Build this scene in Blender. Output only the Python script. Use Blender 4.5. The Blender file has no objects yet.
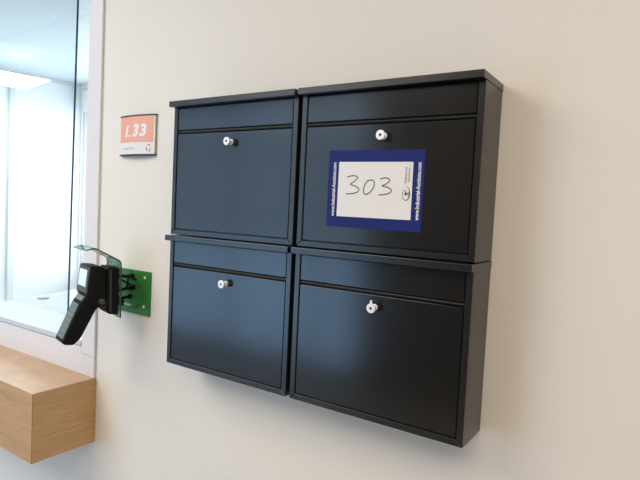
import bpy, bmesh, math
from mathutils import Vector, Matrix

S = bpy.context.scene
COL = S.collection
Z0 = 1.45                      # the line between the two rows of mailboxes is 1.45 m above the floor

# ------------------------------------------------------------------ materials
def new_mat(name):
    m = bpy.data.materials.new(name); m.use_nodes = True
    nt = m.node_tree; nt.nodes.clear()
    out = nt.nodes.new('ShaderNodeOutputMaterial')
    return m, nt, out

def mat(name, col, rough=0.5, metal=0.0, spec=0.5, coat=0.0, coat_r=0.1, bump=None, emit=None, var=0.0, vscale=8.0, vstretch=(1, 1, 1)):
    m, nt, out = new_mat(name)
    b = nt.nodes.new('ShaderNodeBsdfPrincipled')
    b.inputs['Base Color'].default_value = (*col, 1)
    b.inputs['Roughness'].default_value = rough
    b.inputs['Metallic'].default_value = metal
    b.inputs['Specular IOR Level'].default_value = spec
    b.inputs['Coat Weight'].default_value = coat
    b.inputs['Coat Roughness'].default_value = coat_r
    if emit:
        b.inputs['Emission Color'].default_value = (*emit[0], 1)
        b.inputs['Emission Strength'].default_value = emit[1]
    geo = nt.nodes.new('ShaderNodeNewGeometry')
    if var:
        mp = nt.nodes.new('ShaderNodeMapping'); mp.inputs['Scale'].default_value = vstretch
        nt.links.new(geo.outputs['Position'], mp.inputs['Vector'])
        n = nt.nodes.new('ShaderNodeTexNoise'); n.inputs['Scale'].default_value = vscale
        n.inputs['Detail'].default_value = 4
        nt.links.new(mp.outputs['Vector'], n.inputs['Vector'])
        r = nt.nodes.new('ShaderNodeMapRange')
        r.inputs['To Min'].default_value = 1 - var; r.inputs['To Max'].default_value = 1 + var
        nt.links.new(n.outputs['Fac'], r.inputs['Value'])
        mx = nt.nodes.new('ShaderNodeMix'); mx.data_type = 'RGBA'; mx.blend_type = 'MULTIPLY'
        mx.inputs['Factor'].default_value = 1
        mx.inputs['A'].default_value = (*col, 1)
        nt.links.new(r.outputs['Result'], mx.inputs['B'])
        nt.links.new(mx.outputs['Result'], b.inputs['Base Color'])
    if bump:
        scale, strength, stretch = bump
        mp = nt.nodes.new('ShaderNodeMapping'); mp.inputs['Scale'].default_value = stretch
        nt.links.new(geo.outputs['Position'], mp.inputs['Vector'])
        n = nt.nodes.new('ShaderNodeTexNoise'); n.inputs['Scale'].default_value = scale
        n.inputs['Detail'].default_value = 3
        nt.links.new(mp.outputs['Vector'], n.inputs['Vector'])
        bp = nt.nodes.new('ShaderNodeBump'); bp.inputs['Strength'].default_value = strength
        bp.inputs['Distance'].default_value = 0.001
        nt.links.new(n.outputs['Fac'], bp.inputs['Height'])
        nt.links.new(bp.outputs['Normal'], b.inputs['Normal'])
    nt.links.new(b.outputs['BSDF'], out.inputs['Surface'])
    return m

def clear_mat(name, tint, refl=1.0, rough=0.0, body=None, body_w=0.0):
    """clear sheet: tinted see-through mixed with a Fresnel mirror (and, for tinted plastic, some body colour)"""
    m, nt, out = new_mat(name)
    t = nt.nodes.new('ShaderNodeBsdfTransparent'); t.inputs['Color'].default_value = (*tint, 1)
    last = t.outputs[0]
    if body:
        d = nt.nodes.new('ShaderNodeBsdfDiffuse'); d.inputs['Color'].default_value = (*body, 1)
        mx0 = nt.nodes.new('ShaderNodeMixShader'); mx0.inputs[0].default_value = body_w
        nt.links.new(last, mx0.inputs[1]); nt.links.new(d.outputs[0], mx0.inputs[2]); last = mx0.outputs[0]
    g = nt.nodes.new('ShaderNodeBsdfGlossy'); g.inputs['Roughness'].default_value = rough
    f = nt.nodes.new('ShaderNodeFresnel'); f.inputs['IOR'].default_value = 1.45
    mul = nt.nodes.new('ShaderNodeMath'); mul.operation = 'MULTIPLY'; mul.inputs[1].default_value = refl
    nt.links.new(f.outputs[0], mul.inputs[0])
    mx = nt.nodes.new('ShaderNodeMixShader')
    nt.links.new(mul.outputs[0], mx.inputs[0]); nt.links.new(last, mx.inputs[1]); nt.links.new(g.outputs[0], mx.inputs[2])
    nt.links.new(mx.outputs[0], out.inputs['Surface'])
    return m

def wood_mat(name):
    m, nt, out = new_mat(name)
    b = nt.nodes.new('ShaderNodeBsdfPrincipled')
    geo = nt.nodes.new('ShaderNodeNewGeometry')
    mp = nt.nodes.new('ShaderNodeMapping'); mp.inputs['Scale'].default_value = (2.2, 2.2, 34)
    mp.inputs['Rotation'].default_value = (0.06, 0.03, 0)
    nt.links.new(geo.outputs['Position'], mp.inputs['Vector'])
    n1 = nt.nodes.new('ShaderNodeTexNoise'); n1.inputs['Scale'].default_value = 2.2; n1.inputs['Detail'].default_value = 6
    n1.inputs['Distortion'].default_value = 1.2
    nt.links.new(mp.outputs['Vector'], n1.inputs['Vector'])
    mp2 = nt.nodes.new('ShaderNodeMapping'); mp2.inputs['Scale'].default_value = (6, 60, 160)
    nt.links.new(geo.outputs['Position'], mp2.inputs['Vector'])
    n2 = nt.nodes.new('ShaderNodeTexNoise'); n2.inputs['Scale'].default_value = 3; n2.inputs['Detail'].default_value = 3
    nt.links.new(mp2.outputs['Vector'], n2.inputs['Vector'])
    mixf = nt.nodes.new('ShaderNodeMix'); mixf.data_type = 'FLOAT'; mixf.inputs['Factor'].default_value = 0.35
    nt.links.new(n1.outputs['Fac'], mixf.inputs['A']); nt.links.new(n2.outputs['Fac'], mixf.inputs['B'])
    cr = nt.nodes.new('ShaderNodeValToRGB')
    e = cr.color_ramp.elements
    e[0].position = 0.30; e[0].color = (0.41, 0.225, 0.088, 1)
    e[1].position = 0.70; e[1].color = (0.60, 0.36, 0.155, 1)
    nt.links.new(mixf.outputs['Result'], cr.inputs['Fac'])
    nt.links.new(cr.outputs['Color'], b.inputs['Base Color'])
    b.inputs['Roughness'].default_value = 0.34; b.inputs['Coat Weight'].default_value = 0.7; b.inputs['Coat Roughness'].default_value = 0.22
    nt.links.new(b.outputs['BSDF'], out.inputs['Surface'])
    return m

def tile_mat(name, col, line, step, offx, offy, w):
    """white ceiling boards with the thin lines of their grid"""
    m, nt, out = new_mat(name)
    b = nt.nodes.new('ShaderNodeBsdfPrincipled'); b.inputs['Roughness'].default_value = 0.8
    geo = nt.nodes.new('ShaderNodeNewGeometry')
    sp = nt.nodes.new('ShaderNodeSeparateXYZ'); nt.links.new(geo.outputs['Position'], sp.inputs[0])
    def cell(sock, off):
        a = nt.nodes.new('ShaderNodeMath'); a.operation = 'SUBTRACT'; a.inputs[1].default_value = off
        nt.links.new(sock, a.inputs[0])
        p = nt.nodes.new('ShaderNodeMath'); p.operation = 'PINGPONG'; p.inputs[1].default_value = step / 2
        nt.links.new(a.outputs[0], p.inputs[0])
        c = nt.nodes.new('ShaderNodeMath'); c.operation = 'LESS_THAN'; c.inputs[1].default_value = w / 2
        nt.links.new(p.outputs[0], c.inputs[0])
        return c.outputs[0]
    mxm = nt.nodes.new('ShaderNodeMath'); mxm.operation = 'MAXIMUM'
    nt.links.new(cell(sp.outputs[0], offx), mxm.inputs[0]); nt.links.new(cell(sp.outputs[1], offy), mxm.inputs[1])
    mx = nt.nodes.new('ShaderNodeMix'); mx.data_type = 'RGBA'
    mx.inputs['A'].default_value = (*col, 1); mx.inputs['B'].default_value = (*line, 1)
    nt.links.new(mxm.outputs[0], mx.inputs['Factor'])
    nt.links.new(mx.outputs['Result'], b.inputs['Base Color'])
    nt.links.new(b.outputs['BSDF'], out.inputs['Surface'])
    return m

M = {}
M['wall'] = mat('wall_paint', (0.80, 0.765, 0.71), 0.75, bump=(260, 0.22, (1, 1, 0.35)))
M['white_wall'] = mat('white_wall_paint', (0.80, 0.83, 0.86), 0.7)
M['ceiling'] = mat('ceiling_paint', (0.82, 0.82, 0.80), 0.8)
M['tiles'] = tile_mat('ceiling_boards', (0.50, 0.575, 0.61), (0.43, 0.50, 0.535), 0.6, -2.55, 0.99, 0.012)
M['floor'] = mat('floor_vinyl', (0.36, 0.33, 0.29), 0.45, var=0.06)
M['dark_wall'] = mat('dark_brown_wall_paint', (0.11, 0.085, 0.065), 0.6)
M['frame'] = mat('white_lacquer', (0.755, 0.73, 0.745), 0.42)
M['desk'] = mat('white_laminate', (0.66, 0.69, 0.72), 0.3)
M['desk_edge'] = mat('grey_blue_edge_band', (0.56, 0.61, 0.67), 0.4)
M['black'] = mat('black_powder_coat', (0.011, 0.0108, 0.0105), 0.24, spec=0.62, bump=(900, 0.03, (1, 1, 1)))
M['black_panel'] = mat('black_gloss_panel', (0.0085, 0.0084, 0.0082), 0.165, spec=0.62, bump=(5, 0.05, (1, 1, 1)))
M['black_matt'] = mat('black_rough_coat', (0.011, 0.0108, 0.0105), 0.5, spec=0.35)
M['dark'] = mat('dark_recess', (0.006, 0.006, 0.006), 0.6)
M['chrome'] = mat('bright_nickel', (0.90, 0.90, 0.91), 0.38, metal=0.2)
M['blue'] = mat('navy_print', (0.011, 0.021, 0.150), 0.6, spec=0.2)
M['paper'] = mat('white_paper', (0.80, 0.79, 0.78), 0.6)
M['ink'] = mat('black_ink', (0.03, 0.03, 0.04), 0.6)
M['white_print'] = mat('white_print', (0.85, 0.86, 0.88), 0.6)
M['wood'] = wood_mat('light_oak_veneer')
M['wood_edge'] = mat('oak_edge_band', (0.30, 0.16, 0.07), 0.5)
M['salmon'] = mat('salmon_print', (0.86, 0.40, 0.29), 0.5)
M['sign_white'] = mat('sign_paper', (0.80, 0.78, 0.79), 0.5)
M['sign_grey'] = mat('sign_faint_print', (0.60, 0.59, 0.56), 0.6)
M['sign_red'] = mat('sign_red_print', (0.55, 0.20, 0.18), 0.6)
M['alu'] = mat('brushed_aluminium', (0.42, 0.40, 0.36), 0.4, metal=0.4)
M['cap'] = mat('dark_plastic_cap', (0.025, 0.025, 0.028), 0.4)
M['glass'] = clear_mat('window_glass', (0.965, 0.985, 0.993), 0.22)
M['glass_edge'] = mat('glass_cut_edge', (0.05, 0.13, 0.21), 0.25)
M['acrylic'] = clear_mat('green_acrylic', (0.60, 0.86, 0.74), 0.75, 0.02, (0.42, 0.66, 0.58), 0.14)
M['acrylic_edge'] = mat('green_acrylic_edge', (0.02, 0.085, 0.045), 0.25)
M['plate'] = clear_mat('green_acrylic_plate', (0.24, 0.62, 0.20), 0.9, 0.03, (0.065, 0.34, 0.075), 0.6)
M['rubber'] = mat('black_plastic', (0.009, 0.009, 0.0095), 0.5, spec=0.13)
M['bezel'] = mat('dark_grey_plastic', (0.045, 0.048, 0.052), 0.4)
M['bezel_light'] = mat('light_grey_plastic', (0.28, 0.29, 0.30), 0.5)
M['lcd'] = mat('pale_blue_display', (0.50, 0.62, 0.70), 0.15, emit=((0.72, 0.88, 1.0), 0.42))  # pale blue face with a small emission of its own
M['keypad'] = mat('grey_green_membrane', (0.15, 0.21, 0.195), 0.4)
M['key'] = mat('darker_grey_green_key', (0.12, 0.17, 0.16), 0.4)
M['steel'] = mat('steel', (0.62, 0.63, 0.64), 0.3, metal=0.8)
M['grey'] = mat('mid_grey_plastic', (0.075, 0.075, 0.075), 0.5)
M['diffuser'] = mat('lit_diffuser', (0.9, 0.9, 0.9), 0.5, emit=((0.95, 0.98, 1.0), 9.0))
M['fill_up'] = mat('upward_fill_glow', (0.9, 0.9, 0.9), 0.5, emit=((0.95, 0.98, 1.0), 1.6))  # glow added to lift the ceiling above the pendant
M['street'] = mat('pale_paving', (0.42, 0.44, 0.46), 0.8)
M['facade'] = mat('grey_facade', (0.20, 0.21, 0.22), 0.8)

# ------------------------------------------------------------------ mesh helpers
def box(bm, x0, x1, y0, y1, z0, z1, mi=0):
    vs = [bm.verts.new((x, y, z)) for x in (x0, x1) for y in (y0, y1) for z in (z0, z1)]
    for f in ((0, 1, 3, 2), (4, 6, 7, 5), (0, 4, 5, 1), (2, 3, 7, 6), (0, 2, 6, 4), (1, 5, 7, 3)):
        bm.faces.new([vs[i] for i in f]).material_index = mi
    return vs

def prism(bm, pts, axis, a0, a1, mi=0, frame=None):
    """extrude a closed 2-D outline; axis 'y': pts are (x,z), axis 'z': (x,y), axis 'x': (y,z); frame maps (u,v,w) -> point"""
    def P(p, a):
        if frame: return frame(p[0], p[1], a)
        return {'y': (p[0], a, p[1]), 'z': (p[0], p[1], a), 'x': (a, p[0], p[1])}[axis]
    A = [bm.verts.new(P(p, a0)) for p in pts]; B = [bm.verts.new(P(p, a1)) for p in pts]
    fs = [bm.faces.new(A), bm.faces.new(B[::-1])]
    n = len(pts)
    for i in range(n):
        fs.append(bm.faces.new((A[i], B[i], B[(i + 1) % n], A[(i + 1) % n])))
    for f in fs: f.material_index = mi
    return fs

def cyl(bm, p0, p1, r0, r1=None, seg=24, mi=0):
    r1 = r0 if r1 is None else r1
    p0 = Vector(p0); p1 = Vector(p1); d = (p1 - p0).normalized()
    a = d.orthogonal().normalized(); b = d.cross(a)
    A = []; B = []
    for i in range(seg):
        t = 2 * math.pi * i / seg
        v = a * math.cos(t) + b * math.sin(t)
        A.append(bm.verts.new(p0 + v * r0)); B.append(bm.verts.new(p1 + v * r1))
    bm.faces.new(A).material_index = mi; bm.faces.new(B[::-1]).material_index = mi
    for i in range(seg):
        f = bm.faces.new((A[i], B[i], B[(i + 1) % seg], A[(i + 1) % seg])); f.material_index = mi; f.smooth = True

def lathe(bm, prof, origin, axis, seg=28, smooth=True):
    """prof: (radius, distance along axis)"""
    o = Vector(origin); d = Vector(axis).normalized(); a = d.orthogonal().normalized(); b = d.cross(a)
    rings = []
    for r, h in prof:
        rings.append([bm.verts.new(o + d * h + (a * math.cos(2 * math.pi * i / seg) + b * math.sin(2 * math.pi * i / seg)) * max(r, 1e-5)) for i in range(seg)])
    for q in range(len(rings) - 1):
        for i in range(seg):
            f = bm.faces.new((rings[q][i], rings[q + 1][i], rings[q + 1][(i + 1) % seg], rings[q][(i + 1) % seg])); f.smooth = smooth
    bm.faces.new(rings[0][::-1]); bm.faces.new(rings[-1])

def tube(bm, pts, r, seg=6):
    rings = []
    pts = [Vector(p) for p in pts]
    for i, p in enumerate(pts):
        d = (pts[min(i + 1, len(pts) - 1)] - pts[max(i - 1, 0)]).normalized()
        a = d.cross(Vector((0, 1, 0)))
        a = d.orthogonal() if a.length < 1e-4 else a
        a.normalize(); b = d.cross(a)
        rings.append([bm.verts.new(p + (a * math.cos(2 * math.pi * k / seg) + b * math.sin(2 * math.pi * k / seg)) * r) for k in range(seg)])
    for q in range(len(rings) - 1):
        for k in range(seg):
            bm.faces.new((rings[q][k], rings[q + 1][k], rings[q + 1][(k + 1) % seg], rings[q][(k + 1) % seg])).smooth = True
    bm.faces.new(rings[0][::-1]); bm.faces.new(rings[-1])

def smooth_path(pts, n=6):
    out = []
    P = [Vector(p) for p in pts]
    for i in range(len(P) - 1):
        p0 = P[max(i - 1, 0)]; p1 = P[i]; p2 = P[i + 1]; p3 = P[min(i + 2, len(P) - 1)]
        for k in range(n):
            t = k / n
            out.append(0.5 * ((2 * p1) + (p2 - p0) * t + (2 * p0 - 5 * p1 + 4 * p2 - p3) * t * t + (3 * p1 - p0 - 3 * p2 + p3) * t ** 3))
    out.append(P[-1])
    return out

def bevel(bm, w, seg=2, ang=0.3):
    bmesh.ops.recalc_face_normals(bm, faces=bm.faces)
    es = [e for e in bm.edges if len(e.link_faces) == 2 and e.calc_face_angle(0) > ang]
    bmesh.ops.bevel(bm, geom=es, offset=w, segments=seg, affect='EDGES', profile=0.5, clamp_overlap=True)

def world_loc(o):
    v = Vector((0, 0, 0))
    while o: v += o.location; o = o.parent
    return v

def obj(name, bm, mats, parent=None, loc=None):
    """link a bmesh (built in place coordinates, z from the mailbox row line) as ONE mesh object"""
    bmesh.ops.recalc_face_normals(bm, faces=bm.faces)
    base = world_loc(parent) if parent else Vector(loc if loc else (0, 0, 0)) + Vector((0, 0, Z0 if loc else 0))
    for v in bm.verts: v.co += Vector((0, 0, Z0)) - base
    me = bpy.data.meshes.new(name); bm.to_mesh(me); bm.free()
    for m in (mats if isinstance(mats, (list, tuple)) else [mats]): me.materials.append(m)
    o = bpy.data.objects.new(name, me); COL.objects.link(o)
    if parent: o.parent = parent
    else: o.location = base
    return o

def tag(o, label, cat, group=None):
    o['label'] = label; o['category'] = cat
    if group: o['group'] = group
    return o

def thing(name, label, cat, loc, group=None):
    o = bpy.data.objects.new(name, None); COL.objects.link(o)
    o.empty_display_size = 0.05
    o.location = Vector(loc) + Vector((0, 0, Z0))
    return tag(o, label, cat, group)

def struct(name, bm, m, parent=None):
    o = obj(name, bm, m, parent)
    if not parent: o['kind'] = 'structure'
    return o

def text_into(bm, s, size, place, depth=0.0003, shear=0.0, bold=0.0, fit=None):
    """write s into bm; place(u, v, w) maps text coordinates to a point; fit = width the line should fill"""
    cu = bpy.data.curves.new('txt', 'FONT'); cu.body = s; cu.size = size; cu.shear = shear
    cu.align_x = 'CENTER'; cu.align_y = 'CENTER'; cu.offset = bold; cu.extrude = 0
    cu.resolution_u = 4
    to = bpy.data.objects.new('txt', cu); COL.objects.link(to)
    dg = bpy.context.evaluated_depsgraph_get(); dg.update()
    me = bpy.data.meshes.new_from_object(to.evaluated_get(dg))
    xs = [v.co.x for v in me.vertices]
    k = fit / (max(xs) - min(xs)) if fit else 1.0
    cx = (max(xs) + min(xs)) / 2
    vs = [bm.verts.new(place((v.co.x - cx) * k, v.co.y, depth)) for v in me.vertices]
    for p in me.polygons:
        try: bm.faces.new([vs[i] for i in p.vertices])
        except ValueError: pass
    bpy.data.objects.remove(to); bpy.data.curves.remove(cu); bpy.data.meshes.remove(me)

def bmn(): return bmesh.new()

# ------------------------------------------------------------------ the setting
FLOOR, CEIL = -1.45, 1.20
XL, XR = -4.4, 2.6            # side walls
YB, YF = 2.2, -3.2            # office window wall, far wall of the hall behind the viewer
OX0, OX1, OZ0, OZ1 = -2.70, -0.868, -0.388, 1.00   # opening of the reception window
T = 0.11

def slab(*a):
    bm = bmn(); box(bm, *a); return bm

bm = bmn()
for a in ((OX1, XR, 0, T, FLOOR, CEIL), (XL, OX0, 0, T, FLOOR, CEIL), (OX0, OX1, 0, T, FLOOR, OZ0), (OX0, OX1, 0, T, OZ1, CEIL)):
    box(bm, *a)
bmesh.ops.remove_doubles(bm, verts=bm.verts, dist=1e-5)
struct('wall_mailbox_side', bm, M['wall'])
struct('floor', slab(XL - .2, XR + .2, YF - .2, YB + .2, FLOOR - 0.1, FLOOR), M['floor'])
struct('ceiling_hall', slab(XL - .2, XR + .2, YF - .2, T, CEIL, CEIL + 0.1), M['ceiling'])
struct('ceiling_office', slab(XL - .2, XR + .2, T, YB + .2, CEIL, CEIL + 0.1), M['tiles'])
struct('wall_left', slab(XL - 0.1, XL, YF, T, FLOOR, CEIL), M['wall'])
struct('wall_right', slab(XR, XR + 0.1, YF, YB, FLOOR, CEIL), M['wall'])
struct('wall_office_left', slab(XL - 0.1, XL, T, YB, FLOOR, CEIL), M['white_wall'])

# the far wall of the hall with its window
HX0, HX1, HZ0, HZ1 = -4.3, -1.52, -1.36, 1.12
HZM, HZT = -0.22, 0.72          # heights of its two cross bars
bm = bmn()
for a in ((HX1, XR, YF - .1, YF, FLOOR, CEIL), (XL, HX0, YF - .1, YF, FLOOR, CEIL), (HX0, HX1, YF - .1, YF, FLOOR, HZ0), (HX0, HX1, YF - .1, YF, HZ1, CEIL)):
    box(bm, *a)
struct('wall_hall_far', bm, M['dark_wall'])
bm = bmn()
for x in (HX0, -3.1, -2.1, HX1 - .06): box(bm, x, x + .06, YF - .09, YF - .01, HZ0, HZ1)
for z in (HZ0, HZM - .02, HZT - .02, HZ1 - .06): box(bm, HX0 + .06, HX1 - .06, YF - .09, YF - .01, z, z + .06)
wf = struct('window_2', bm, M['frame'])
struct('window_pane', slab(HX0 + .05, HX1 - .05, YF - .055, YF - .045, HZ0 + .05, HZ1 - .05), M['glass'], wf)

# office outer wall with its window
WX0, WX1, WZ0, WZ1 = -4.36, -2.2, -0.69, 0.93
bm = bmn()
for a in ((WX1, XR, YB, YB + .1, FLOOR, CEIL), (XL, WX0, YB, YB + .1, FLOOR, CEIL), (WX0, WX1, YB, YB + .1, FLOOR, WZ0), (WX0, WX1, YB, YB + .1, WZ1, CEIL)):
    box(bm, *a)
struct('wall_office_back', bm, M['white_wall'])
bm = bmn()
for x in (WX0, -3.3, WX1 - .05): box(bm, x, x + .05, YB + .01, YB + .09, WZ0, WZ1)
for z in (WZ0, WZ1 - .05): box(bm, WX0 + .05, WX1 - .05, YB + .01, YB + .09, z, z + .05)
wf = struct('window_3', bm, M['frame'])
struct('window_pane', slab(WX0 + .04, WX1 - .04, YB + .045, YB + .055, WZ0 + .04, WZ1 - .04), M['glass'], wf)
# cover strip on the office side wall, coving between wall and ceiling
struct('trim_1', slab(XL, XL + .02, 1.50, 1.55, FLOOR, CEIL - .045), M['desk'])
bm = bmn(); box(bm, XL, XL + .035, T, YB, CEIL - .045, CEIL); box(bm, XL + .035, 0, YB - .035, YB, CEIL - .045, CEIL)
struct('trim_2', bm, M['desk'])

# reception window: frame on the hall side
FP = 0.008
bm = bmn()
box(bm, OX1, -0.802, -FP, 0.0, -0.410, 1.07)                      # right stile
box(bm, OX0 - .07, OX0, -FP, 0.0, -0.410, 1.07)                   # left stile
box(bm, OX0, OX1, -FP, 0.0, OZ1, 1.07)                            # head
bevel(bm, 0.0006, 1)
prism(bm, [(OX0 - .07, -0.474), (-0.802, -0.474), (-0.802, -0.4112), (OX1, -0.4112), (OX1, OZ0), (OX0, OZ0), (OX0, -0.4112), (OX0 - .07, -0.4112)], 'y', -FP, 0.0)
win = struct('window_1', bm, M['frame'])
# reveal lining of the opening
bm = bmn()
box(bm, OX1 - .001, OX1 + .004, 0, T, OZ0, OZ1); box(bm, OX0 - .004, OX0 + .001, 0, T, OZ0, OZ1); box(bm, OX0, OX1, 0, T, OZ1 - .001, OZ1 + .004)
obj('reveal_lining', bm, M['frame'], win)

# ------------------------------------------------------------------ glass screen on the counter
gl = thing('glass_screen', 'clear bluish glass pane standing on the white counter in the window opening', 'glass pane', (-2.0, 0.17, -0.3684))
bm = bmn()
yg = 0.17
tx, bx = -1.2135, -1.2365     # right edge leans a little
gz1 = 0.97
fs = prism(bm, [(-2.62, -0.3684), (bx, -0.3684), (tx, gz1), (-2.62, gz1)], 'y', yg - .004, yg + .004)
bmesh.ops.recalc_face_normals(bm, faces=bm.faces)
for f in bm.faces:
    if f.normal.x > 0.5: f.material_index = 1
obj('pane', bm, [M['glass'], M['glass_edge']], gl)

# counter behind the window
ct = thing('reception_counter', 'white laminate counter top running through the reception window opening', 'counter', (-1.25, 0.3, -0.3856))
bm = bmn()
prism(bm, [(-1.605, -0.010), (OX1 - .002, -0.010), (OX1 - .002, 0.115), (-0.5, 0.115), (-0.5, 0.75), (-1.83, 0.75), (-1.644, 0.12)], 'z', -0.3856, -0.3684)
bevel(bm, 0.0015, 1)
for f in bm.faces:
    if f.calc_center_median().y < 0.0 and abs(f.normal.z) < .5: f.material_index = 1
obj('counter_top', bm, [M['desk'], M['desk_edge']], ct)
for x in (-0.56, -1.60):
    obj('support_panel', slab(x, x + .04, 0.16, 0.7, FLOOR, -0.3856), M['desk'], ct)
bm = bmn(); lathe(bm, [(0.024, 0), (0.024, 0.0015), (0.021, 0.0025), (0.0, 0.0025)], (-1.615, 0.285, -0.3684), (0, 0, 1))
tag(obj('cable_grommet', bm, M['bezel_light'], None, (-1.615, 0.285, -0.3684)), 'small flat grey round cap lying on the white counter behind the glass', 'cable cap')

# pendant luminaire in the office
lp = thing('pendant_light', 'white square luminous panel lamp hanging below the office ceiling', 'lamp', (-3.78, 1.23, 0.98))
def rotpt(u, v, w):   # luminaire frame: corner at (-3.50,1.368), one side along the wall
    c = Vector((-3.4996, 1.3682)); ang = math.radians(170.2)
    d = Vector((math.cos(ang), math.sin(ang))); n = Vector((d.y, -d.x)) * -1
    q = c + d * u + n * v
    return (q.x, q.y, w)
bm = bmn(); prism(bm, [(0, 0), (.57, 0), (.57, .57), (0, .57)], 'z', 0.983, 1.005, frame=rotpt)
obj('housing', bm, M['frame'], lp)
bm = bmn(); prism(bm, [(.004, .004), (.566, .004), (.566, .566), (.004, .566)], 'z', 0.980, 0.983, frame=rotpt)
obj('diffuser', bm, M['diffuser'], lp)
bm = bmn(); prism(bm, [(.03, .03), (.54, .03), (.54, .54), (.03, .54)], 'z', 1.005, 1.007, frame=rotpt)
obj('upward_fill', bm, M['fill_up'], lp)  # glowing sheet added on top to soften the pendant's shadow on the ceiling
for u, v in ((.06, .06), (.51, .06), (.06, .51), (.51, .51)):
    bm = bmn(); a = rotpt(u, v, 1.005); cyl(bm, a, (a[0], a[1], CEIL), 0.0008, seg=6)
    obj('cable', bm, M['white_print'], lp)

# ------------------------------------------------------------------ wooden wall box
bm = bmn(); box(bm, -2.85, -0.798, -0.198, 0.0, -0.6755, -0.4740)
bevel(bm, 0.0012, 1)
wb = tag(obj('wooden_shelf', bm, [M['wood']], None, (-1.8, -0.1, -0.6755)), 'light oak veneer box shelf fixed to the wall below the reception window', 'shelf')
bm = bmn(); t = .0006
box(bm, -0.7985, -0.7974, -0.1986, -0.1974, -0.6745, -0.4750)
obj('edge_band', bm, M['wood_edge'], wb)

# ------------------------------------------------------------------ mailboxes
W, H, D, LO, LE, G, G2 = 0.37, 0.31684, 0.09908, 0.01633, 0.0013, 0.00996, 0.0018
BR, LT = 0.0125, 0.0132        # rim width, lid thickness
YD = -D + 0.0015               # door face
FLAP0, DOOR1 = H - 0.0665, H - 0.0765

def make_mailbox(x, z, label):
    t = thing('mailbox', label, 'mailbox', (x + W / 2, 0, z), 'black steel mailboxes on the wall')
    def X(a): return x + a
    def Z(a): return z + a
    bm = bmn(); box(bm, X(0), X(W), -D + .0115, 0, Z(0), Z(H - LT))           # back part of the case
    # front rim: two stiles and a bottom rail with mitred corners
    m = 0.0003
    top = H - LT
    b2 = bmn()
    prism(b2, [(X(0), Z(0)), (X(BR - m), Z(BR)), (X(BR - m), Z(top)), (X(0), Z(top))], 'y', -D, -D + .012)
    prism(b2, [(X(W), Z(0)), (X(W), Z(top)), (X(W - BR + m), Z(top)), (X(W - BR + m), Z(BR))], 'y', -D, -D + .012)
    prism(b2, [(X(0.0006), Z(0)), (X(W - 0.0006), Z(0)), (X(W - BR), Z(BR - m)), (X(BR), Z(BR - m))], 'y', -D, -D + .012)
    bevel(b2, 0.0009, 1)
    tmp = bpy.data.meshes.new('tmp'); b2.to_mesh(tmp); b2.free(); bm.from_mesh(tmp); bpy.data.meshes.remove(tmp)
    obj('body', bm, M['black'], t)
    bm = bmn(); box(bm, X(-LE), X(W + LE), -D - LO, 0, Z(H - LT), Z(H)); bevel(bm, 0.0011, 2)
    obj('lid', bm, M['black'], t)
    g = 0.0016
    bm = bmn(); box(bm, X(BR + g), X(W - BR - g), YD, -D + .0112, Z(FLAP0), Z(H - LT - .002)); bevel(bm, 0.0008, 2)
    obj('mail_flap', bm, M['black_panel'], t)
    # rounded lip between flap and door
    bm = bmn()
    zc = (FLAP0 + DOOR1) / 2
    pts = [(YD + .0085, zc - .0032), (YD + .0035, zc - .0032), (YD + .0018, zc - .0020), (YD + .0010, zc), (YD + .0018, zc + .0020), (YD + .0035, zc + .0032), (YD + .0085, zc + .0032)]
    prism(bm, [(a, Z(b)) for a, b in pts], 'x', X(BR + .0008), X(W - BR - .0008))
    obj('slot_lip', bm, M['black_matt'], t)
    bm = bmn(); box(bm, X(BR + g), X(W - BR - g), YD, -D + .0112, Z(BR + g), Z(DOOR1)); bevel(bm, 0.0008, 2)
    d = obj('door', bm, M['black_panel'], t)
    lx, lz = X(0.1875), Z(H - 0.0992)
    bm = bmn()
    lathe(bm, [(0.0062, 0), (0.0062, .0010), (0.0048, .0016), (0.0048, .0125), (0.0086, .0130), (0.0091, .0136), (0.0091, .0158), (0.0086, .0163), (0.0, .0164)], (lx, YD, lz), (0, -1, 0), 32, False)
    lk = obj('lock', bm, M['chrome'], t)
    bm = bmn()
    cyl(bm, (lx, YD - .0160, lz), (lx, YD - .0167, lz), 0.0026, seg=16)
    obj('keyhole', bm, M['dark'], lk)
    return t, (lx, lz)

UL = make_mailbox(-W, 0.0, 'black steel mailbox with no sticker, just left of the one with the 303 sticker')
def dup(root, dx, dz, label):
    r = root.copy(); COL.objects.link(r); r.location = root.location + Vector((dx, 0, dz)); r['label'] = label
    for ch in list(root.children):
        c = ch.copy(); COL.objects.link(c); c.parent = r
        for gch in ch.children:
            q = gch.copy(); COL.objects.link(q); q.parent = c
    return r
dup(UL[0], W + G, 0.0, 'black steel mailbox carrying the blue and white sticker numbered 303')
dup(UL[0], 0.0, -G2 - H, 'black steel mailbox at the lower left of the four, nearest the wooden shelf')
LR = dup(UL[0], W + G, -G2 - H, 'black steel mailbox directly below the one with the 303 sticker')
# the small keyhole cover of the lower right lock stands up
lk = [c for c in LR.children if c.name.startswith('lock')][0]
bm = bmn(); lx, lz = UL[1][0] + W + G, UL[1][1] - G2 - H
box(bm, lx - .0025, lx + .0020, YD - .0163, YD - .0140, lz + .006, lz + .0150); bevel(bm, 0.0005, 1)
obj('keyhole_cover', bm, M['chrome'], lk)

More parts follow.
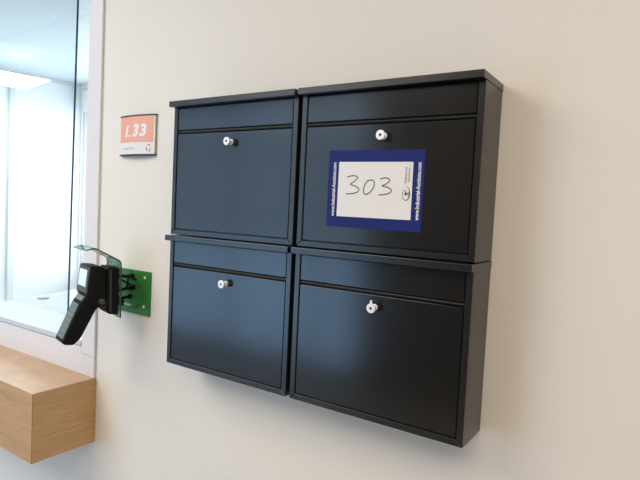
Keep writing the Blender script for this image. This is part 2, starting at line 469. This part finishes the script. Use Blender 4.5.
# ------------------------------------------------------------------ the 303 sticker
SX = G
def sp(u, v, w=0.0): return (SX + u, YD - w, v)
st = thing('lot_sticker', 'navy blue sticker with a white field handwritten 303 on the upper right mailbox door', 'sticker', (SX + .17, YD, .044))
bm = bmn(); prism(bm, [(SX + a, b) for a, b in ((.0700, .1932), (.2710, .1915), (.2703, .0443), (.0705, .0455))], 'y', YD, YD - .0005)
obj('backing', bm, M['blue'], st)
bm = bmn(); prism(bm, [(SX + a, b) for a, b in ((.0940, .1709), (.2492, .1697), (.2496, .0656), (.0935, .0657))], 'y', YD - .0005, YD - .0009)
obj('white_field', bm, M['paper'], st)
bm = bmn()
three_a = [(0.1136, 0.1416), (0.1227, 0.144), (0.1328, 0.1437), (0.1366, 0.1406), (0.1302, 0.1338), (0.1213, 0.1281), (0.1331, 0.1243), (0.1406, 0.1193), (0.1374, 0.1133), (0.1247, 0.1099), (0.1122, 0.1096)]
zero = [(0.1602, 0.1365), (0.1532, 0.1274), (0.1508, 0.1156), (0.1543, 0.1098), (0.163, 0.112), (0.1712, 0.1219), (0.1728, 0.1316), (0.1682, 0.1366), (0.1585, 0.1349)]
three_b = [(0.1846, 0.1383), (0.1939, 0.1406), (0.2025, 0.1392), (0.2036, 0.1346), (0.1967, 0.1292), (0.1897, 0.126), (0.2014, 0.1232), (0.2089, 0.118), (0.2041, 0.1126), (0.1936, 0.11), (0.1829, 0.109)]
for st_pts in (three_a, zero, three_b):
    tube(bm, smooth_path([sp(u, v, .0010) for u, v in st_pts]), 0.00095)
for v in bm.verts: v.co.y = YD - .0009 + (v.co.y - (YD - .0010)) * 0.15 - .00015
obj('handwritten_number', bm, M['ink'], st)
# the printed address, reading upwards on both sides
for cx, cz, L in ((.0842, .1177, .104), (.2614, .1171, .103)):
    bm = bmn()
    text_into(bm, 'www.Industrial-Auctions.com', 0.0112, lambda u, v, w, cx=cx, cz=cz: sp(cx - v, cz + u, .0005 + w), fit=L, bold=0.00022)
    obj('printed_address', bm, M['white_print'], st)
# logo: a gavel in an oval swoosh, its name beside it
bm = bmn()
def ring_arc(cx, cz, rx, rz, a0, a1, w0, w1, n=28):
    prev = None
    for i in range(n + 1):
        t = i / n; a = math.radians(a0 + (a1 - a0) * t); w = w0 + (w1 - w0) * math.sin(math.pi * t)
        p = bm.verts.new(sp(cx + (rx + w) * math.cos(a), cz + (rz + w) * math.sin(a), .0012)); q = bm.verts.new(sp(cx + (rx - w) * math.cos(a), cz + (rz - w) * math.sin(a), .0012))
        if prev: bm.faces.new((prev[0], p, q, prev[1]))
        prev = (p, q)
ring_arc(.2380, .1130, .0076, .0122, -150, 95, .0002, .0009)
ring_arc(.2372, .1130, .0058, .0108, 130, 235, .0001, .0005)
def quad(pts): bm.faces.new([bm.verts.new(sp(u, v, .0012)) for u, v in pts])
quad([(.2345, .1128), (.2358, .1095), (.2412, .1116), (.2400, .1150)])     # gavel head
quad([(.2375, .1132), (.2388, .1138), (.2362, .1200), (.2350, .1195)])     # gavel handle
quad([(.2418, .1085), (.2434, .1085), (.2434, .1165), (.2418, .1165)])     # sound block
for cx, s, L in ((.2362, 'Industrial', .028), (.2422, 'Auctions', .024)):
    text_into(bm, s, 0.0062, lambda u, v, w, cx=cx: sp(cx - v, .1462 + u, .0009 + w), fit=L)
text_into(bm, 'nl', 0.0040, lambda u, v, w: sp(.2440 - v, .1625 + u, .0009 + w))
obj('printed_logo', bm, M['ink'], st)

# ------------------------------------------------------------------ room number sign
sg = thing('room_sign', 'small curved wall sign with white 1.33 on salmon above the green bracket', 'sign', (-.633, 0, .2035))
sx0, sx1, sz0, sz1 = -0.7030, -0.5520, 0.2035, 0.3170
def bulge(x):
    u = (x - (sx0 + sx1) / 2) / ((sx1 - sx0) / 2)
    return -(0.006 + 0.0085 * (1 - u * u))
def strip(bm, xa, xb, za, zb, off, n=16):
    prev = None
    for i in range(n + 1):
        x = xa + (xb - xa) * i / n
        a = bm.verts.new((x, bulge(x) - off, za)); b = bm.verts.new((x, bulge(x) - off, zb))
        if prev: bm.faces.new((prev[0], a, b, prev[1])).smooth = True
        prev = (a, b)
def outline(off, n=16):
    pts = [(sx0 - off, 0.0)] + [(sx0 + (sx1 - sx0) * i / n + (0 if 0 < i < n else (-off if i == 0 else off)), bulge(sx0 + (sx1 - sx0) * i / n) - off) for i in range(n + 1)] + [(sx1 + off, 0.0)]
    return pts
bm = bmn(); prism(bm, outline(0), 'z', sz0 + .004, sz1 - .004); obj('profile', bm, M['alu'], sg)
for za, zb in ((sz0, sz0 + .004), (sz1 - .004, sz1)):
    bm = bmn(); prism(bm, outline(0.0012), 'z', za, zb); obj('end_cap', bm, M['cap'], sg)
bm = bmn(); strip(bm, sx0 + .001, sx1 - .001, sz0 + .004, sz1 - .004, .0003); obj('white_insert', bm, M['sign_white'], sg)
zsp = sz0 + .004 + (sz1 - sz0 - .008) * .315
bm = bmn(); strip(bm, sx0 + .002, sx1 - .006, zsp, sz1 - .0045, .0006); obj('salmon_panel', bm, M['salmon'], sg)
def sgp(u, v, w): return (u, bulge(u) - w, v)
bm = bmn()
zc = (zsp + sz1) / 2 - .002
# the number: slanted bar, dot, two bold threes
zc -= .0045
def sq(pts): bm.faces.new([bm.verts.new(sgp(-.6285 + a, zc + b, .0010)) for a, b in pts])
sq([(-.0445, -.0165), (-.0350, -.0165), (-.0275, .0160), (-.037, .0160)])
sq([(-.0275, -.0165), (-.0185, -.0165), (-.0170, -.0100), (-.0260, -.0100)])
for cxx in (0.0035, 0.0335):
    text_into(bm, '3', 0.0455, lambda u, v, w, cxx=cxx: sgp(-.6285 + cxx + u * 1.12, zc + v - .0005, .0006 + w), depth=.0004, shear=.17, bold=.0020)
obj('room_number', bm, M['white_print'], sg)
bm = bmn()
lcx, lcz = -.574, sz0 + .0205
for k in range(3):
    a0 = math.radians(30 + 120 * k); prev = None
    for i in range(9):
        a = a0 + math.radians(95) * i / 8; w = .0016 * math.sin(math.pi * i / 8) + .0004
        p = bm.verts.new(sgp(lcx + (.007 + w) * math.cos(a), lcz + (.009 + w) * math.sin(a), .0008)); q = bm.verts.new(sgp(lcx + (.007 - w) * math.cos(a), lcz + (.009 - w) * math.sin(a), .0008))
        if prev: bm.faces.new((prev[0], p, q, prev[1]))
        prev = (p, q)
obj('round_logo', bm, M['sign_red'], sg)
bm = bmn()
for i, (a, b) in enumerate(((-.685, -.671), (-.669, -.656), (-.654, -.630))):
    prev = None
    for k in range(5):
        x = a + (b - a) * k / 4
        p = bm.verts.new(sgp(x, sz0 + .0175, .0008)); q = bm.verts.new(sgp(x, sz0 + .0225, .0008))
        if prev: bm.faces.new((prev[0], p, q, prev[1]))
        prev = (p, q)
obj('faint_print', bm, M['sign_grey'], sg)

# ------------------------------------------------------------------ green acrylic bracket with cradle
P0 = Vector((-0.5906, -0.075, -0.0998))
az = math.radians(164)
sv = Vector((math.cos(az), math.sin(az), 0)); nv = Vector((math.cos(az + math.pi / 2), math.sin(az + math.pi / 2), 0))
def lf(a, b, z):               # a: across (away from the mailboxes), b: out from the sheet, z: up
    return P0 + sv * a + nv * b + Vector((0, 0, z))
def lfp(b, z, a): return lf(a, b, z)

br = thing('acrylic_bracket', 'green acrylic wall bracket with plate, bent shield and black cradle', 'bracket', (-.624, 0, -.2475))
bm = bmn(); box(bm, -0.6925, -0.5555, -.005, 0, -0.2475, -0.1215); bevel(bm, .0008, 1)
for f in bm.faces:
    if abs(f.normal.y) < .5: f.material_index = 0
obj('wall_plate', bm, [M['plate']], br)
# bent sheet: profile in (b, z)
def offset_profile(pts, th):
    L = []; R = []
    n = len(pts)
    for i in range(n):
        p = Vector(pts[i]); a = Vector(pts[max(i - 1, 0)]); c = Vector(pts[min(i + 1, n - 1)])
        d = (c - a).normalized(); nn = Vector((-d.y, d.x))
        L.append(p + nn * th / 2); R.append(p - nn * th / 2)
    return [tuple(v) for v in L] + [tuple(v) for v in reversed(R)]
prof = [(-.002, -.1461), (-.001, -.05), (0, .002)]
for k in range(1, 6):
    t = k / 6; prof.append(((1 - t) ** 2 * 0 + 2 * t * (1 - t) * 0.0 + t * t * .0095, (1 - t) ** 2 * .002 + 2 * t * (1 - t) * .0095 + t * t * .0145))
prof += [(.0125, .0160), (.0640, .0430), (.0690, .0452), (.0740, .0450), (.0926, .0407)]
bm = bmn(); prism(bm, offset_profile(prof, .0034), 'x', 0, .11, frame=lfp)
bmesh.ops.recalc_face_normals(bm, faces=bm.faces)
for f in bm.faces:
    if abs(f.normal.dot(sv)) > .7: f.material_index = 1
obj('bent_shield', bm, [M['acrylic'], M['acrylic_edge']], br)
bm = bmn()
prism(bm, [(.0020, -.008), (.0300, -.006), (.0362, -.012), (.0345, -.127), (.0270, -.134), (.0020, -.137)], 'x', .004, .072, frame=lfp)
bevel(bm, .003, 2)
obj('cradle', bm, M['rubber'], br)
bm = bmn(); prism(bm, [(.0240, -.012), (.0290, -.012), (.0270, -.128), (.0220, -.128)], 'x', .0025, .006, frame=lfp)
obj('cradle_rib', bm, M['bezel'], br)
bm = bmn(); lathe(bm, [(.0075, 0), (.0095, .002), (.0095, .012), (.0075, .014), (0, .014)], lf(.022, -.003, -.107), -nv); obj('clamp_knob', bm, M['rubber'], br)
# arms between the shield and the wall plate
for p0, p1, r in (((-.631, -.005, -.1400), lf(.03, -.002, -.035), .0042), ((-.628, -.005, -.172), lf(.035, -.002, -.075), .0048), ((-.640, -.005, -.200), lf(.04, -.002, -.10), .004)):
    bm = bmn(); cyl(bm, p0, p1, r, seg=12); cyl(bm, p0, Vector(p0) + Vector((0, -.006, 0)), r * 1.9, seg=16)
    obj('arm', bm, M['rubber'], br)
bm = bmn(); cyl(bm, (-.640, -.034, -.135), (-.600, -.018, -.146), .0030, seg=10); cyl(bm, (-.618, -.030, -.132), (-.632, -.024, -.170), .0028, seg=10); cyl(bm, (-.650, -.030, -.150), (-.612, -.018, -.168), .0032, seg=10)
obj('clamp_linkage', bm, M['rubber'], br)
bm = bmn(); cyl(bm, lf(.015, -.012, -.108), (-.606, -.005, -.2225), .0028, seg=10); obj('bolt', bm, M['steel'], br)
for x, z in ((-.5785, -.1396), (-.5790, -.2223)):
    bm = bmn(); lathe(bm, [(.0042, 0), (.0040, .0015), (.0022, .0026), (0, .0028)], (x, -.005, z), (0, -1, 0), 16); obj('screw', bm, M['white_print'], br)

# ------------------------------------------------------------------ handheld terminal
WD = 0.070
HW = 0.094
A0 = 0.004
ht = thing('handheld_terminal', 'black handheld terminal with pale blue screen and long handle hanging in the bracket cradle', 'handheld device', lf(.035, .10, -.208))
head = [(.0778, -.0016), (.0500, -.0038), (.0420, -.0060), (.0378, -.0140), (.0362, -.1000), (.0390, -.1085), (.0508, -.1145), (.0700, -.1100), (.0861, -.0779)]
handle = [(.0861, -.0779), (.0640, -.0820), (.0440, -.1070), (.0508, -.1112), (.0610, -.1184), (.0960, -.1870), (.1025, -.1960), (.1168, -.2082), (.1380, -.2050), (.1448, -.1994), (.1019, -.0991)]
bm = bmn(); prism(bm, head, 'x', A0, A0 + HW, frame=lfp)
bevel(bm, .0045, 3, ang=.25)
b2 = bmn(); prism(b2, handle, 'x', A0 + .0006, A0 + WD, frame=lfp); bevel(b2, .0042, 3, ang=.25)
tmp = bpy.data.meshes.new('tmp'); b2.to_mesh(tmp); b2.free(); bm.from_mesh(tmp); bpy.data.meshes.remove(tmp)
for f in bm.faces: f.smooth = True
o = obj('body', bm, M['rubber'], ht)
def face_frame(p, q):
    """plane on a front face running from p (top) to q (bottom) in (b, z): returns place(a, t, w)"""
    p = Vector(p); q = Vector(q); L = (q - p).length; d = (q - p) / L; n = Vector((-d.y, d.x))
    if n.x < 0: n = -n
    return (lambda a, t, w: lf(a, *(p + d * t + n * w))), L
hf, hL = face_frame((.0778, -.0016), (.0861, -.0779))
bm = bmn(); prism(bm, [(A0 + .005, .004), (A0 + HW - .005, .004), (A0 + HW - .005, hL - .003), (A0 + .005, hL - .003)], 'x', -.001, .0012, frame=hf); obj('bezel', bm, M['bezel'], ht)
bm = bmn(); prism(bm, [(A0 + .020, .013), (A0 + HW - .012, .013), (A0 + HW - .012, hL - .019), (A0 + .020, hL - .019)], 'x', .0010, .0018, frame=hf); obj('screen', bm, M['lcd'], ht)
tf, tL = face_frame((.0861, -.0779), (.1019, -.0991))
bm = bmn(); prism(bm, [(A0 + .007, .006), (A0 + WD - .007, .006), (A0 + WD - .007, tL - .007), (A0 + .007, tL - .007)], 'x', -.001, .0012, frame=tf); obj('button_strip', bm, M['keypad'], ht)
kf, kL = face_frame((.1019, -.0991), (.1448, -.1994))
bm = bmn(); prism(bm, [(A0 + .010, .003), (A0 + WD - .012, .003), (A0 + WD - .012, kL - .010), (A0 + .010, kL - .010)], 'x', -.001, .0012, frame=kf); kp = obj('keypad', bm, M['keypad'], ht)
kw = (WD - .030) / 3
for r in range(6):
    for c in range(3):
        a = A0 + .014 + c * kw; t = .008 + r * .0150
        bm = bmn(); prism(bm, [(a + .0015, t), (a + kw - .0015, t), (a + kw - .0015, t + .0095), (a + .0015, t + .0095)], 'x', .0010, .0016, frame=kf)
        obj('key', bm, M['key'], kp)
bm = bmn(); lathe(bm, [(.0080, -.001), (.0080, .0012), (.0066, .0020), (.0056, .0008), (.0040, .0008), (.0034, .0020), (0, .0022)], lf(A0 - .0002, .0478, -.0975), -sv, 24); obj('pivot_cap', bm, M['grey'], ht)

# ------------------------------------------------------------------ outside the hall window (only seen mirrored in the mailboxes)
struct('floor_outside', slab(-30, 20, -30, YF - .2, -1.75, -1.65), M['street'])

# ------------------------------------------------------------------ light
def area(name, loc, rot, sx, sy, power, col, spread=180):
    l = bpy.data.lights.new(name, 'AREA'); l.shape = 'RECTANGLE'; l.size = sx; l.size_y = sy
    l.energy = power; l.color = col; l.spread = math.radians(spread)
    o = bpy.data.objects.new(name, l); COL.objects.link(o)
    o.location = Vector(loc) + Vector((0, 0, Z0)); o.rotation_euler = rot
    return o
# ceiling lamps of the hall, an added fill light in the office, daylight at the windows
area('ceiling_lamp_hall', (-1.5, -1.8, CEIL - .01), (0, 0, 0), 1.9, 2.0, 60, (1.0, 0.925, 0.825))
area('ceiling_lamp_hall', (1.1, -1.7, CEIL - .01), (0, 0, 0), 1.8, 1.6, 38, (1.0, 0.86, 0.70))
for z0, z1, pw in ((HZ0, HZM, 38), (HZM, HZT, 11.5), (HZT, HZ1, 8.5)):
    area('window_daylight_hall', ((HX0 + HX1) / 2, YF - .12, (z0 + z1) / 2), (math.radians(90), 0, 0), HX1 - HX0 - .1, z1 - z0 - .02, pw, (0.36, 0.63, 1.0))
area('window_daylight_office', ((WX0 + WX1) / 2, YB + .12, (WZ0 + WZ1) / 2), (math.radians(-90), 0, 0), WX1 - WX0 - .1, WZ1 - WZ0 - .1, 80, (0.90, 0.965, 1.0))

area('office_fill_light', (-1.6, 1.1, CEIL - .01), (0, 0, 0), .6, .6, 8, (0.95, 0.98, 1.0))  # extra light, out of view, added to brighten side wall and counter
w = bpy.data.worlds.new('sky'); S.world = w; w.use_nodes = True
bg = w.node_tree.nodes['Background']; bg.inputs[0].default_value = (0.62, 0.80, 1.0, 1); bg.inputs[1].default_value = 1.2

# ------------------------------------------------------------------ camera
cam = bpy.data.cameras.new('camera'); co = bpy.data.objects.new('camera', cam); COL.objects.link(co)
cam.sensor_width = 36; cam.lens = 535.6237 * 36 / 640
cam.clip_start = 0.02
co.location = (0.65541, -0.98871, 0.07664 + Z0)
co.rotation_euler = (1.5141567, -0.0486815, 0.5860994)
S.camera = co

S.view_settings.view_transform = 'Standard'; S.view_settings.look = 'None'
S.view_settings.gamma = 1; S.view_settings.exposure = -0.09
S.view_settings.use_curve_mapping = False
